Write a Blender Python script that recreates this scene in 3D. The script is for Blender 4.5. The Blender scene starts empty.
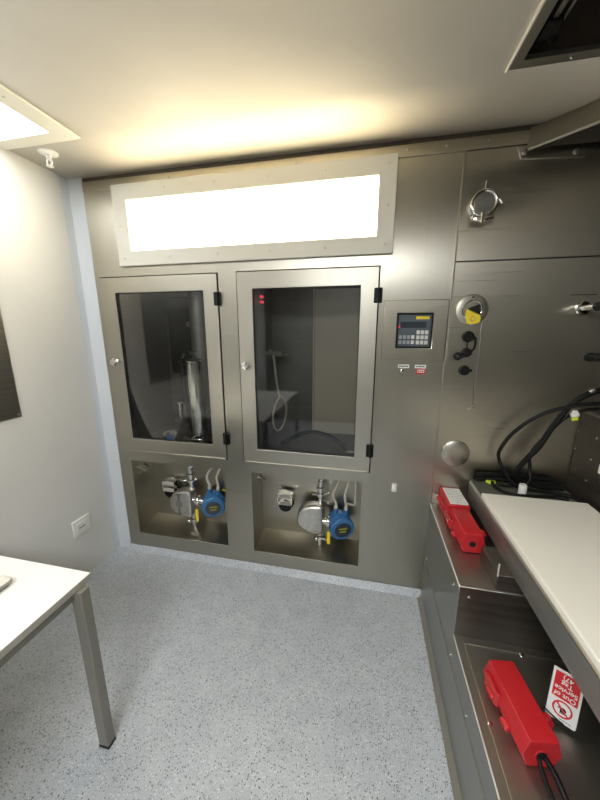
import bpy, bmesh, math, random
from mathutils import Vector, Matrix
random.seed(7)
sc = bpy.context.scene
col = sc.collection
PI = math.pi
H = 2.397          # ceiling height
XL = -0.092        # left wall
XR, YF = 3.05, -3.5

# ------------------------------------------------------------------ materials
def new_mat(name):
    m = bpy.data.materials.new(name); m.use_nodes = True
    nt = m.node_tree
    return m, nt, nt.nodes['Principled BSDF']

def plain(name, c, rough=.5, metal=0., spec=.5, coat=0.):
    m, nt, b = new_mat(name)
    b.inputs['Base Color'].default_value = (*c, 1)
    b.inputs['Roughness'].default_value = rough
    b.inputs['Metallic'].default_value = metal
    b.inputs['Specular IOR Level'].default_value = spec
    b.inputs['Coat Weight'].default_value = coat
    return m

def mottled(name, c0, c1, scale, rough=.5, metal=0., bump=0., detail=3., stretch=(1,1,1), r0=None, r1=None, lo=.35, hi=.65, spec=.5):
    """noise-mixed colour with roughness variation (also used, stretched, for brushed steel)"""
    m, nt, b = new_mat(name)
    N, L = nt.nodes, nt.links
    tc = N.new('ShaderNodeTexCoord'); mp = N.new('ShaderNodeMapping'); mp.inputs['Scale'].default_value = stretch
    L.new(tc.outputs['Object'], mp.inputs['Vector'])
    nz = N.new('ShaderNodeTexNoise'); nz.inputs['Scale'].default_value = scale; nz.inputs['Detail'].default_value = detail
    L.new(mp.outputs['Vector'], nz.inputs['Vector'])
    cr = N.new('ShaderNodeValToRGB'); cr.color_ramp.elements[0].position = lo; cr.color_ramp.elements[1].position = hi
    cr.color_ramp.elements[0].color = (*c0, 1); cr.color_ramp.elements[1].color = (*c1, 1)
    L.new(nz.outputs['Fac'], cr.inputs['Fac']); L.new(cr.outputs['Color'], b.inputs['Base Color'])
    b.inputs['Metallic'].default_value = metal; b.inputs['Roughness'].default_value = rough
    b.inputs['Specular IOR Level'].default_value = spec
    if r0 is not None:
        mr = N.new('ShaderNodeMapRange'); mr.inputs['From Min'].default_value = .3; mr.inputs['From Max'].default_value = .7
        mr.inputs['To Min'].default_value = r0; mr.inputs['To Max'].default_value = r1
        L.new(nz.outputs['Fac'], mr.inputs['Value']); L.new(mr.outputs['Result'], b.inputs['Roughness'])
    if bump:
        bp = N.new('ShaderNodeBump'); bp.inputs['Strength'].default_value = bump; bp.inputs['Distance'].default_value = .002
        L.new(nz.outputs['Fac'], bp.inputs['Height']); L.new(bp.outputs['Normal'], b.inputs['Normal'])
    return m

def emit(name, c, s):
    m = bpy.data.materials.new(name); m.use_nodes = True
    nt = m.node_tree; nt.nodes.clear()
    e = nt.nodes.new('ShaderNodeEmission'); e.inputs['Color'].default_value = (*c, 1); e.inputs['Strength'].default_value = s
    o = nt.nodes.new('ShaderNodeOutputMaterial'); nt.links.new(e.outputs[0], o.inputs[0])
    return m

def glass_mat(name, tint, ior=1.5):
    m = bpy.data.materials.new(name); m.use_nodes = True
    nt = m.node_tree; nt.nodes.clear(); N, L = nt.nodes, nt.links
    t = N.new('ShaderNodeBsdfTransparent'); t.inputs['Color'].default_value = (*tint, 1)
    g = N.new('ShaderNodeBsdfGlossy'); g.inputs['Roughness'].default_value = .02
    f = N.new('ShaderNodeFresnel'); f.inputs['IOR'].default_value = ior
    x = N.new('ShaderNodeMixShader'); o = N.new('ShaderNodeOutputMaterial')
    L.new(f.outputs[0], x.inputs[0]); L.new(t.outputs[0], x.inputs[1]); L.new(g.outputs[0], x.inputs[2]); L.new(x.outputs[0], o.inputs[0])
    return m

def floor_mat():
    m, nt, b = new_mat('speckled_vinyl'); N, L = nt.nodes, nt.links
    tc = N.new('ShaderNodeTexCoord')
    base = N.new('ShaderNodeTexNoise'); base.inputs['Scale'].default_value = 9; base.inputs['Detail'].default_value = 6
    L.new(tc.outputs['Object'], base.inputs['Vector'])
    cr = N.new('ShaderNodeValToRGB'); cr.color_ramp.elements[0].position = .3; cr.color_ramp.elements[1].position = .7
    cr.color_ramp.elements[0].color = (.40, .43, .465, 1); cr.color_ramp.elements[1].color = (.47, .50, .53, 1)
    L.new(base.outputs['Fac'], cr.inputs['Fac'])
    last = cr.outputs['Color']
    for sc_, thr, c, seed in ((120, .24, (.19, .19, .20), 0), (140, .24, (.62, .64, .66), 3.3), (95, .15, (.085, .08, .075), 7.1), (210, .26, (.29, .305, .335), 11.)):
        mp = N.new('ShaderNodeMapping'); mp.inputs['Location'].default_value = (seed, seed*1.7, 0)
        L.new(tc.outputs['Object'], mp.inputs['Vector'])
        v = N.new('ShaderNodeTexVoronoi'); v.inputs['Scale'].default_value = sc_
        L.new(mp.outputs['Vector'], v.inputs['Vector'])
        # only some of the cells carry a fleck
        sx = N.new('ShaderNodeSeparateXYZ'); L.new(v.outputs['Color'], sx.inputs[0])
        sub = N.new('ShaderNodeMath'); sub.operation = 'MULTIPLY'; sub.inputs[1].default_value = thr * 1.6
        L.new(sx.outputs[0], sub.inputs[0])
        lt = N.new('ShaderNodeMath'); lt.operation = 'LESS_THAN'
        L.new(v.outputs['Distance'], lt.inputs[0]); L.new(sub.outputs[0], lt.inputs[1])
        mx = N.new('ShaderNodeMix'); mx.data_type = 'RGBA'
        L.new(lt.outputs[0], mx.inputs[0]); L.new(last, mx.inputs[6]); mx.inputs[7].default_value = (*c, 1)
        last = mx.outputs[2]
    L.new(last, b.inputs['Base Color']); b.inputs['Roughness'].default_value = .38; b.inputs['Specular IOR Level'].default_value = .4
    return m

M = {}
M['steel'] = mottled('brushed_steel', (.445, .415, .34), (.48, .45, .375), 5, metal=1, stretch=(.25, .25, 50), r0=.27, r1=.35, detail=5, lo=.25, hi=.75)
M['steel_v'] = mottled('brushed_steel_upright', (.445, .42, .355), (.48, .455, .385), 5, metal=1, stretch=(60, 60, .25), r0=.28, r1=.36, detail=5, lo=.25, hi=.75)
def aniso(m, amount, d):
    nt = m.node_tree; b = nt.nodes['Principled BSDF']; b.inputs['Anisotropic'].default_value = amount
    c = nt.nodes.new('ShaderNodeCombineXYZ')
    for i in range(3): c.inputs[i].default_value = d[i]
    nt.links.new(c.outputs[0], b.inputs['Tangent'])
aniso(M['steel'], .75, (1, 0, 0)); aniso(M['steel_v'], .75, (1, 0, 0))
M['steel_light'] = mottled('satin_steel', (.46, .435, .37), (.495, .47, .40), 5, metal=1, stretch=(60, 60, .25), r0=.32, r1=.40, detail=5, lo=.25, hi=.75)
M['steel_dark'] = mottled('dull_steel', (.33, .32, .29), (.40, .385, .35), 5, metal=1, stretch=(.3, .3, 20), r0=.30, r1=.45, detail=5)
M['steel_bench'] = mottled('bench_steel', (.41, .395, .36), (.44, .425, .385), 5, metal=1, stretch=(70, .3, 1), r0=.36, r1=.46, detail=5)
M['steel_front'] = mottled('grey_steel_front', (.29, .29, .275), (.34, .34, .32), 5, metal=.85, stretch=(1, .3, 20), r0=.38, r1=.5, detail=5)
M['edge'] = plain('pale_edge_highlight', (.92, .91, .88), .55, .7)  # pale tone stands in for the gleam along the bench edges
M['beige'] = plain('panel_reflection_beige', (.74, .68, .57), .5)  # panel tone lightened to hold part of the door glass reflection
M['chrome'] = plain('polished_steel', (.78, .77, .74), .12, 1)
M['satin'] = plain('satin_polished_steel', (.90, .89, .87), .13, 1)
M['cast'] = mottled('cast_steel', (.58, .56, .52), (.68, .66, .62), 40, metal=1, r0=.28, r1=.42, bump=.1)
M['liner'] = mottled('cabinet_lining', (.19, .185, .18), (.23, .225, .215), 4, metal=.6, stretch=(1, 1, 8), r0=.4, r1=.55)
M['black'] = plain('black_plastic', (.007, .007, .007), .45, 0, .25)
M['rubber'] = plain('black_rubber', (.006, .006, .006), .5, 0, .25)
M['gap'] = plain('dark_seal', (.02, .02, .018), .7)
M['ceiling'] = mottled('ceiling_paint', (.655, .605, .515), (.69, .64, .55), 3, rough=.6)
M['wall'] = mottled('wall_panel_paint', (.68, .685, .665), (.71, .71, .69), 2.5, rough=.42)
M['filler'] = mottled('coved_corner_vinyl', (.60, .635, .67), (.64, .675, .705), 3, rough=.35)
M['white'] = plain('white_plastic', (.80, .80, .78), .4)
M['lampframe'] = plain('cream_lamp_flange', (.70, .685, .61), .45)
M['board'] = mottled('white_board', (.88, .86, .78), (.90, .88, .81), 4, rough=.42)
M['tabletop'] = plain('white_laminate', (.82, .82, .80), .35)
M['tableedge'] = plain('beige_edge', (.40, .385, .34), .5)
M['leg'] = plain('grey_powder_coat', (.25, .24, .205), .42, .35)
M['red'] = mottled('red_plastic', (.47, .013, .019), (.51, .018, .024), 9, rough=.38)
M['redtag'] = plain('red_print', (.62, .02, .03), .4)
M['paper'] = plain('white_label', (.82, .82, .80), .5)
M['ink'] = plain('dark_print', (.015, .015, .015), .6, 0, .2)
M['greyink'] = plain('grey_print', (.30, .30, .30), .6)
M['yellow'] = plain('yellow_plastic', (.85, .65, .03), .4)
M['lime'] = plain('lime_plastic', (.60, .72, .05), .4)
M['blue'] = mottled('blue_enamel', (.035, .14, .33), (.045, .17, .38), 8, rough=.3)
M['bluehandle'] = plain('blue_handle', (.06, .2, .62), .4)
M['screenglass'] = plain('dark_screen', (.03, .04, .05), .12)
M['screen'] = plain('grey_display', (.10, .12, .14), .25)
M['keygrey'] = plain('grey_key', (.30, .32, .33), .5)
M['keylight'] = plain('pale_key', (.66, .66, .64), .5)
M['darkbox'] = mottled('speckled_grey_coating', (.075, .08, .065), (.13, .135, .11), 160, rough=.55, bump=.3)
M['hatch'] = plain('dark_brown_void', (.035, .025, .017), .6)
M['conduit'] = plain('ivory_hose', (.62, .58, .48), .4, .3)
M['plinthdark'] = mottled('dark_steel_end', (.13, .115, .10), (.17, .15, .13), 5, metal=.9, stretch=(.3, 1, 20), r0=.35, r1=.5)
M['floor'] = floor_mat()
M['greywall'] = plain('grey_wall_paint', (.20, .20, .19), .5)
M['glass'] = glass_mat('grey_glass', (.80, .80, .78))
M['led'] = emit('red_lamp', (1, .05, .10), .7)
M['lcd'] = emit('green_display_digits', (.5, .5, .05), .2)
M['walllamp'] = emit('warm_lamp_diffuser', (1, .86, .58), 10)
M['ceillamp'] = emit('neutral_lamp_diffuser', (.96, .98, 1), 6.5)
M['fill_panel'] = emit('neutral_lamp_diffuser', (.96, .98, 1), 24)  # emission of the added fill light behind the camera

# ------------------------------------------------------------------ mesh builder
def frame_of(d):
    d = Vector(d).normalized()
    a = Vector((0, 0, 1)) if abs(d.z) < .9 else Vector((1, 0, 0))
    u = d.cross(a).normalized(); v = d.cross(u).normalized()
    return d, u, v

def smooth_path(pts, k=8):
    P = [Vector(p) for p in pts]
    if len(P) < 3: return P
    Q = [P[0]*2-P[1]] + P + [P[-1]*2-P[-2]]
    out = []
    for i in range(1, len(Q)-2):
        a, b, c, d = Q[i-1:i+3]
        for j in range(k):
            t = j/k
            out.append(.5*((2*b)+(c-a)*t+(2*a-5*b+4*c-d)*t*t+(3*b-a-3*c+d)*t**3))
    out.append(P[-1]); return out

class MB:
    def __init__(s, mat=None): s.bm = bmesh.new(); s.T = mat
    def v(s, p):
        p = Vector(p)
        return s.bm.verts.new(s.T @ p if s.T is not None else p)
    def f(s, vs):
        try: return s.bm.faces.new(vs)
        except ValueError: return None
    def quad(s, *ps): s.f([s.v(p) for p in ps]); return s
    def box(s, x0, y0, z0, x1, y1, z1):
        x0, x1 = sorted((x0, x1)); y0, y1 = sorted((y0, y1)); z0, z1 = sorted((z0, z1))
        a = [s.v(p) for p in ((x0,y0,z0),(x1,y0,z0),(x1,y1,z0),(x0,y1,z0),(x0,y0,z1),(x1,y0,z1),(x1,y1,z1),(x0,y1,z1))]
        for q in ((0,3,2,1),(4,5,6,7),(0,1,5,4),(1,2,6,5),(2,3,7,6),(3,0,4,7)): s.f([a[i] for i in q])
        return s
    def loft(s, rings, cap=True, closed=False):
        R = [[s.v(p) for p in r] for r in rings]; n = len(R[0])
        pairs = list(zip(R, R[1:])) + ([(R[-1], R[0])] if closed else [])
        for a, b in pairs:
            for i in range(n): s.f([a[i], a[(i+1) % n], b[(i+1) % n], b[i]])
        if cap and not closed:
            s.f(list(reversed(R[0]))); s.f(R[-1])
        return s
    def prism(s, poly, a, b, axis='y'):
        def P(p, h): return {'y': (p[0], h, p[1]), 'z': (p[0], p[1], h), 'x': (h, p[0], p[1])}[axis]
        return s.loft([[P(p, a) for p in poly], [P(p, b) for p in poly]])
    def lathe(s, prof, o, d, n=28):
        d, u, v = frame_of(d); o = Vector(o)
        return s.loft([[o + d*h + (u*math.cos(2*PI*i/n) + v*math.sin(2*PI*i/n))*max(r, 1e-4) for i in range(n)] for r, h in prof])
    def cyl(s, p0, p1, r, r1=None, n=20):
        p0, p1 = Vector(p0), Vector(p1)
        return s.lathe([(r, 0), (r if r1 is None else r1, (p1-p0).length)], p0, p1-p0, n)
    def tube(s, pts, r, n=10, k=8, closed=False):
        P = smooth_path(pts, k); rings = []
        t0 = (P[1]-P[0]).normalized(); _, u, _ = frame_of(t0)
        for i, p in enumerate(P):
            t = (P[min(i+1, len(P)-1)]-P[max(i-1, 0)]).normalized()
            u = (u - t*u.dot(t)).normalized(); v = t.cross(u)
            rings.append([p + (u*math.cos(2*PI*j/n)+v*math.sin(2*PI*j/n))*r for j in range(n)])
        return s.loft(rings)
    def torus(s, c, d, R, r, n=32, m=10, a0=0, a1=2*PI):
        d, u, v = frame_of(d); c = Vector(c); rings = []
        full = abs(a1-a0-2*PI) < 1e-6
        for i in range(n + (0 if full else 1)):
            a = a0+(a1-a0)*i/n; e = u*math.cos(a)+v*math.sin(a)
            rings.append([c+e*(R+r*math.cos(2*PI*j/m))+d*r*math.sin(2*PI*j/m) for j in range(m)])
        return s.loft(rings, closed=full)
    def ball(s, c, r, n=12, sz=1.):
        s.lathe([(r*math.sin(PI*i/n), -r*math.cos(PI*i/n)*sz) for i in range(n+1)], c, (0, 0, 1), 16); return s
    def rframe(s, o, i, a, b, axis='y'):
        def R(r, h):
            c = ((r[0], r[1]), (r[2], r[1]), (r[2], r[3]), (r[0], r[3]))
            return [(p[0], h, p[1]) if axis == 'y' else (p[0], p[1], h) for p in c]
        return s.loft([R(o, a), R(o, b), R(i, b), R(i, a)], closed=True)
    def build(s, name, mat, parent=None, bevel=0., loc=None, seg=2, angle=35):
        bmesh.ops.recalc_face_normals(s.bm, faces=s.bm.faces)
        me = bpy.data.meshes.new(name); s.bm.to_mesh(me); s.bm.free()
        me.materials.append(M[mat] if isinstance(mat, str) else mat)
        o = bpy.data.objects.new(name, me); col.objects.link(o)
        if parent is not None:
            r = parent
            while r.parent is not None: r = r.parent
            off = Vector(r.location)
            o.parent = parent
            if parent is not r: off = Vector(r.location) + Vector(parent.location)
        else:
            xs = [v.co for v in me.vertices]
            off = Vector(((min(v.x for v in xs)+max(v.x for v in xs))/2, (min(v.y for v in xs)+max(v.y for v in xs))/2, min(v.z for v in xs))) if loc is None else Vector(loc)
            o.location = off
        if off.length: me.transform(Matrix.Translation(-off))
        for p in me.polygons: p.use_smooth = True
        me.set_sharp_from_angle(angle=math.radians(angle))
        if bevel:
            b = o.modifiers.new('edge', 'BEVEL'); b.width = bevel; b.segments = seg; b.limit_method = 'ANGLE'; b.angle_limit = math.radians(40)
        return o

def tag(o, label, cat, group=None, kind=None):
    o['label'] = label; o['category'] = cat
    if group: o['group'] = group
    if kind: o['kind'] = kind
    return o
def thing(name, loc, label, cat, group=None):
    o = bpy.data.objects.new(name, None); o.empty_display_size = .05; col.objects.link(o); o.location = loc
    return tag(o, label, cat, group)
def struct(o):
    o['kind'] = 'structure'; return o
def text(name, body, size, T, mat, parent, align='CENTER', ext=.0003):
    cu = bpy.data.curves.new(name, 'FONT'); cu.body = body; cu.size = size; cu.align_x = align; cu.align_y = 'CENTER'; cu.extrude = ext
    cu.space_line = .95; cu.offset = size*.018
    t = bpy.data.objects.new(name, cu); col.objects.link(t)
    dg = bpy.context.evaluated_depsgraph_get(); me = bpy.data.meshes.new_from_object(t.evaluated_get(dg))
    bpy.data.objects.remove(t); bpy.data.curves.remove(cu)
    me.transform(T); me.materials.clear(); me.materials.append(M[mat])
    r = parent
    while r.parent is not None: r = r.parent
    me.transform(Matrix.Translation(-Vector(r.location)))
    o = bpy.data.objects.new(name, me); col.objects.link(o); o.parent = parent
    return o
WALLT = lambda x, y, z: Matrix.Translation((x, y, z)) @ Matrix.Rotation(PI/2, 4, 'X')   # text standing on the back wall, facing the room

# ------------------------------------------------------------------ room shell
def holed(mb, xs, zs, holes, P):
    """flat sheet with rectangular holes; P maps (a, b) to a point"""
    xs = sorted(set(xs + [h[i] for h in holes for i in (0, 2)])); zs = sorted(set(zs + [h[i] for h in holes for i in (1, 3)]))
    vm = {}
    def g(a, b):
        if (a, b) not in vm: vm[(a, b)] = mb.v(P(a, b))
        return vm[(a, b)]
    for x0, x1 in zip(xs, xs[1:]):
        for z0, z1 in zip(zs, zs[1:]):
            cx, cz = (x0+x1)/2, (z0+z1)/2
            if any(h[0] < cx < h[2] and h[1] < cz < h[3] for h in holes): continue
            mb.f([g(x0, z0), g(x1, z0), g(x1, z1), g(x0, z1)])

CABS = [(.0377, .765, .797, 1.860), (.9142, .761, 1.671, 1.862)]           # doors (x0, z0, x1, z1)
NICH = [(.0914, .137, .7735, .692), (.956, .128, 1.634, .690)]
SX = 2.015
g = .006
b = MB()
doorholes = [(c[0]-g, c[1]-g, c[2]+g, c[3]+g) for c in CABS]
holed(b, [0, SX-.002], [0, 2.335], doorholes + NICH, lambda x, z: (x, 0, z))
for h in doorholes:
    for y0, y1 in ((0, .03),):
        x0, z0, x1, z1 = h
        b.quad((x0,y0,z0),(x0,y1,z0),(x0,y1,z1),(x0,y0,z1)); b.quad((x1,y0,z0),(x1,y1,z0),(x1,y1,z1),(x1,y0,z1))
        b.quad((x0,y0,z0),(x1,y0,z0),(x1,y1,z0),(x0,y1,z0)); b.quad((x0,y0,z1),(x1,y0,z1),(x1,y1,z1),(x0,y1,z1))
for x0, z0, x1, z1 in NICH:                                                # niches: floor slopes up to the back
    D, zb = .20, z0+.036
    b.quad((x0,0,z0),(x0,D,zb),(x0,D,z1),(x0,0,z1)); b.quad((x1,0,z0),(x1,D,zb),(x1,D,z1),(x1,0,z1))
    b.quad((x0,0,z0),(x1,0,z0),(x1,D,zb),(x0,D,zb)); b.quad((x0,0,z1),(x1,0,z1),(x1,D,z1),(x0,D,z1))
    b.quad((x0,D,zb),(x1,D,zb),(x1,D,z1),(x0,D,z1))
# left end return
b.quad((0,0,0),(0,.02,0),(0,.02,2.335),(0,0,2.335))
struct(b.build('wall_back', 'steel_v', loc=(0, 0, 0)))
# lower-edge lips of the niches and upright joint strip catch the light
lip = MB()
for x0, z0, x1, z1 in NICH: lip.box(x0, -.003, z0-.004, x1, .002, z0+.001)
struct(lip.build('trim_1', 'steel_light', bevel=.001))
struct(MB().box(SX-.005, -.005, .62, SX+.003, .003, 2.323).build('trim_2', 'steel_light', bevel=.002))
struct(MB().box(SX+.003, -.002, 0, XR, .02, 1.866).build('wall_back_lower_right', 'steel', bevel=.002))
struct(MB().box(SX+.003, -.003, 1.870, XR, .02, 2.322).build('wall_back_upper_right', 'steel', bevel=.002))
struct(MB().box(0, -.006, 2.324, XR, .02, H-.022).build('trim_3', 'steel', bevel=.002))     # flange under the ceiling
struct(MB().box(-.09, .004, H-.024, XR, .02, H+.02).build('trim_4', 'plinthdark'))                     # shadow gap
struct(MB().box(-.3, .006, -.1, XR, .019, .02).build('trim_5', 'gap'))
# coved filler strip between left wall and steel front
b = MB()
prof = [(XL, -.12), (XL+.0005, -.06), (XL+.003, -.03), (XL+.010, -.016), (XL+.03, -.008), (-.03, -.003), (0.0, -.002), (0, .01), (XL-.02, .01), (XL-.02, -.12)]
b.prism(prof[1:-1] + [(XL-.02, -.06)], 0, H, 'z')
struct(b.build('trim_6', 'filler'))
struct(MB().box(XL-.1, YF, 0, XL, -.055, H).build('wall_left', 'wall'))
struct(MB().box(XR, YF, 0, XR+.1, .1, H).build('wall_right', 'steel_v'))
struct(MB().box(XL-.1, YF-.1, 0, XR+.1, YF, H).build('wall_front', 'greywall'))
struct(MB().box(XL-.1, YF, -.1, XR+.1, 0.005, 0).build('floor', 'floor', loc=(0, 0, 0)))
# vinyl floor coved up to the steel front
b = MB(); n = 6
b.loft([[(x, -.035+.033*math.sin(a*PI/2/n), .035-.034*math.cos(a*PI/2/n)) for a in range(n+1)] for x in (0, 2.013)], cap=False)
struct(b.build('baseboard_back', 'floor', loc=(0, 0, 0)))
# ceiling with hatch opening
HX0, HX1, HY0, HY1 = 2.042, 2.66, -1.30, -.334
b = MB()
holed(b, [XL-.1, XR+.1], [YF-.1, .05], [(HX0, HY0, HX1, HY1)], lambda x, y: (x, y, H))
struct(b.build('ceiling', 'ceiling', loc=(0, 0, H)))
o = bpy.data.objects['ceiling']
sd = o.modifiers.new('thick', 'SOLIDIFY'); sd.thickness = .03; sd.offset = -1 if o.data.polygons[0].normal.z > 0 else 1
sd.offset = 1 if o.data.polygons[0].normal.z > 0 else -1

# ------------------------------------------------------------------ ceiling things
t = thing('ceiling_hatch', (2.35, -.8, H), 'dark open ceiling hatch with a grey steel frame above the steel bench', 'hatch')
fw = .035
b = MB()
b.rframe((HX0, HY0, HX1, HY1), (HX0+fw, HY0+fw, HX1-fw, HY1-fw), H-.003, H+.012, 'z')
b.build('frame', 'steel_dark', t, .001)
b = MB(); e = .004
b.box(HX0-e, HY0-e, H-.006, HX0+.002, HY1+e, H)
b.build('edge_strip', 'lampframe', t)
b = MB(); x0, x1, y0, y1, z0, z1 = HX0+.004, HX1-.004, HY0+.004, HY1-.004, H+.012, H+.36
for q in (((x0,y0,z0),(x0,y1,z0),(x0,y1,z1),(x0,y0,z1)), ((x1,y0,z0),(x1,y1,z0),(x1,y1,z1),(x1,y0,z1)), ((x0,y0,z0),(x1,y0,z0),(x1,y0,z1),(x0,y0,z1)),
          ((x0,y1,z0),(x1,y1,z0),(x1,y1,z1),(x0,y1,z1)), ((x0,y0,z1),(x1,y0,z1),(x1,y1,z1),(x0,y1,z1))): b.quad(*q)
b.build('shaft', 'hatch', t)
MB().box(2.108, -1.2, H+.030, 2.122, -.43, H+.046).box(2.136, -1.2, H+.030, 2.144, -.43, H+.042).build('rail', 'steel_dark', t)
b = MB().box(2.095, -.46, H+.02, 2.14, -.40, H+.07).cyl((2.12, -.42, H+.03), (2.15, -.385, H+.03), .012)
b.build('latch', 'black', t, .004)
MB().lathe([(.006, 0), (.006, .003), (.002, .005)], (2.22, -.352, H-.003), (0, 0, -1), 12).build('screw', 'chrome', t)

t = thing('ceiling_light', (.11, -.95, H), 'lit rectangular ceiling light panel with pale flange beside the left wall', 'light')
ox0, ox1, oy0, oy1 = -.090, .338, -1.62, -.327
ix0, ix1, iy0, iy1 = -.045, .242, -1.55, -.391
b = MB()
b.rframe((ox0, oy0, ox1, oy1), (ix0, iy0, ix1, iy1), H-.010, H, 'z')
fr = b.build('frame', 'lampframe', t, .003)
MB().box(ix0, iy0, H-.006, ix1, iy1, H-.001).build('diffuser', 'ceillamp', t)
for y in (-.36, -.60, -.85): MB().lathe([(.005, 0), (.005, .002), (.001, .004)], (.29, y, H-.010), (0, 0, -1), 10).build('screw', 'lampframe', t)

t = thing('ceiling_light', (1.35, -2.75, H), 'added fill light panel on the ceiling behind the viewpoint, out of view', 'light')  # unseen panel added to fill the room with light from behind
MB().box(.75, -3.1, H-.008, 1.95, -2.4, H).build('frame', 'lampframe', t, .003)
MB().box(.8, -3.05, H-.012, 1.90, -2.45, H-.007).build('diffuser', 'fill_panel', t)

t = thing('sprinkler', (.072, -.255, H-.05), 'small white sprinkler head hanging from the ceiling beside the left light panel', 'sprinkler')
MB().lathe([(.001, 0), (.042, 0), (.040, .006), (.026, .010), (.001, .010)], (.072, -.255, H), (0, 0, -1)).build('escutcheon', 'white', t)
MB().lathe([(.012, 0), (.012, .014), (.008, .018), (.008, .024)], (.072, -.255, H-.010), (0, 0, -1)).build('body', 'white', t)
b = MB()
for s in (-1, 1): b.tube([(.072+s*.009, -.255, H-.028), (.072+s*.015, -.255, H-.042), (.072+s*.006, -.255, H-.058)], .0035)
b.lathe([(.016, 0), (.016, .003)], (.072, -.255, H-.061), (0, 0, 1))
b.build('deflector', 'white', t)

# ------------------------------------------------------------------ wall light
t = thing('wall_light', (.96, -.01, 1.915), 'long brightly lit light panel in a cream flange high on the steel wall', 'light')
X0, Z0, X1, Z1 = .199, 1.917, 1.729, 2.338
x0, z0, x1, z1 = .285, 1.997, 1.648, 2.257
b = MB()
yA, yB = -.022, -.004
b.rframe((X0, Z0, X1, Z1), (x0, z0, x1, z1), yA, yB)
b.build('frame', 'lampframe', t, .003)
MB().box(x0, -.013, z0, x1, -.006, z1).build('diffuser', 'walllamp', t)
sp = [(X0+.04+(X1-X0-.08)*i/5, z) for i in range(6) for z in (Z0+.042, Z1-.036)] + [(X0+.035, 2.13), (X1-.035, 2.13)]
for sx_, sz_ in sp:
    MB().lathe([(.007, 0), (.007, .002), (.003, .004)], (sx_, yA, sz_), (0, -1, 0), 12).build('screw', 'lampframe', t)

# ------------------------------------------------------------------ glazed cabinets
def cabinet(c, gl, hinges, knob, label, bx1):
    x0, z0, x1, z1 = c; gx0, gz0, gx1, gz1 = gl
    t = thing('cabinet', ((x0+x1)/2, 0, z0), label, 'cabinet', 'glazed steel cabinets in the wall')
    # lining
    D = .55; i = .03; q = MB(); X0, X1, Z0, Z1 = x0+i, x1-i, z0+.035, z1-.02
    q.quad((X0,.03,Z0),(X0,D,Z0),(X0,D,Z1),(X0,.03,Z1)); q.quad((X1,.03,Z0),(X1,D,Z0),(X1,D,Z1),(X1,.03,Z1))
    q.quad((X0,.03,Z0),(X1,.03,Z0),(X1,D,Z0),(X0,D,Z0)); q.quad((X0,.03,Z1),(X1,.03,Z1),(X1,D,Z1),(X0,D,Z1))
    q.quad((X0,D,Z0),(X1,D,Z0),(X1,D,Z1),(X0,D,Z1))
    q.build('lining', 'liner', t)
    q = MB(); q.box(x0-g, .026, z0-g, X0, .032, z1+g).box(X1, .026, z0-g, x1+g, .032, z1+g).box(X0, .026, z0-g, X1, .032, Z0).box(X0, .026, Z1, X1, .032, z1+g)
    q.build('seal', 'gap', t)
    # door
    q = MB(); ya, yb = -.008, .018
    q.rframe((x0, z0, x1, z1), (gx0, gz0, gx1, gz1), ya, yb)
    d = q.build('door', 'steel_light', t, .002)
    MB().box(gx0-.001, .002, gz0-.001, gx1+.001, .008, gz1+.001).build('window_glass', 'glass', d)
    q = MB(); w = .004
    q.box(gx0, -.005, gz0, gx0+w, .002, gz1).box(gx1-w, -.005, gz0, gx1, .002, gz1).box(gx0+w, -.005, gz1-w, gx1-w, .002, gz1).box(gx0+w, -.005, gz0, gx1-w, .002, gz0+w)
    q.build('gasket', 'gap', d)
    MB().box(x0+.01, -.014, z0-.004, x1-.01, -.006, z0+.006).build('bottom_lip', 'steel_light', d, .002)
    q = MB().lathe([(.016, 0), (.013, .003), (.009, .006), (.009, .022)], (*knob[:1], ya, knob[1]), (0, -1, 0))
    # four-lobed hand knob
    q.loft([[(knob[0]+r*(1+.16*math.cos(5*a))*math.cos(a), y, knob[1]+r*(1+.16*math.cos(5*a))*math.sin(a)) for a in [2*PI*k/40 for k in range(40)]]
            for r, y in ((.012, ya-.018), (.022, ya-.022), (.024, ya-.030), (.020, ya-.037), (.008, ya-.039))])
    q.build('knob', 'chrome', d)
    for hx, hz in hinges:
        h = MB().box(hx-.020, -.020, hz-.036, hx+.020, -.004, hz+.036).cyl((hx+.004, -.022, hz-.036), (hx+.004, -.022, hz+.036), .009, n=14)
        h.build('hinge', 'black', t, .003)
    return t
cabinet(CABS[0], (.133, .855, .710, 1.773), [(.798, 1.726), (.806, .903)], (.085, 1.362),
        'glazed steel cabinet on the left holding a shiny upright cylinder', .79)
cabinet(CABS[1], (1.003, .847, 1.584, 1.776), [(1.671, 1.725), (1.668, .895)], (.954, 1.358),
        'glazed steel cabinet beside the keypad with looped hose and red lamps inside', 1.66)

# contents of the left cabinet
ZC = CABS[0][1]+.036
t = thing('filter_housing', (.54, .16, ZC), 'shiny upright steel cylinder behind the left glass door', 'filter')
MB().lathe([(.102, .055), (.104, .065), (.104, .545), (.108, .55), (.108, .565), (.09, .575), (.03, .58)], (.540, .16, ZC), (0, 0, 1), 40).build('body', 'satin', t)
MB().lathe([(.058, .58), (.058, .60), (.075, .602), (.075, .62), (.056, .622), (.056, 1.0)], (.578, .16, ZC), (0, 0, 1), 32).build('neck', 'steel_front', t)
MB().lathe([(.085, .0), (.112, .004), (.114, .03), (.112, .05), (.10, .056)], (.540, .16, ZC), (0, 0, 1), 36).build('base', 'chrome', t)
for x, y in ((.47, .06), (.61, .06), (.54, .043)): MB().cyl((x, y, ZC+.0), (x, y, ZC+.07), .011, n=12).build('clamp_bolt', 'chrome', t)
t = thing('valve', (.42, .06, ZC), 'small chrome valve with blue handle on the left cabinet floor', 'valve')
VT = Matrix.Translation((.012, -.105, .02))
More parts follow.
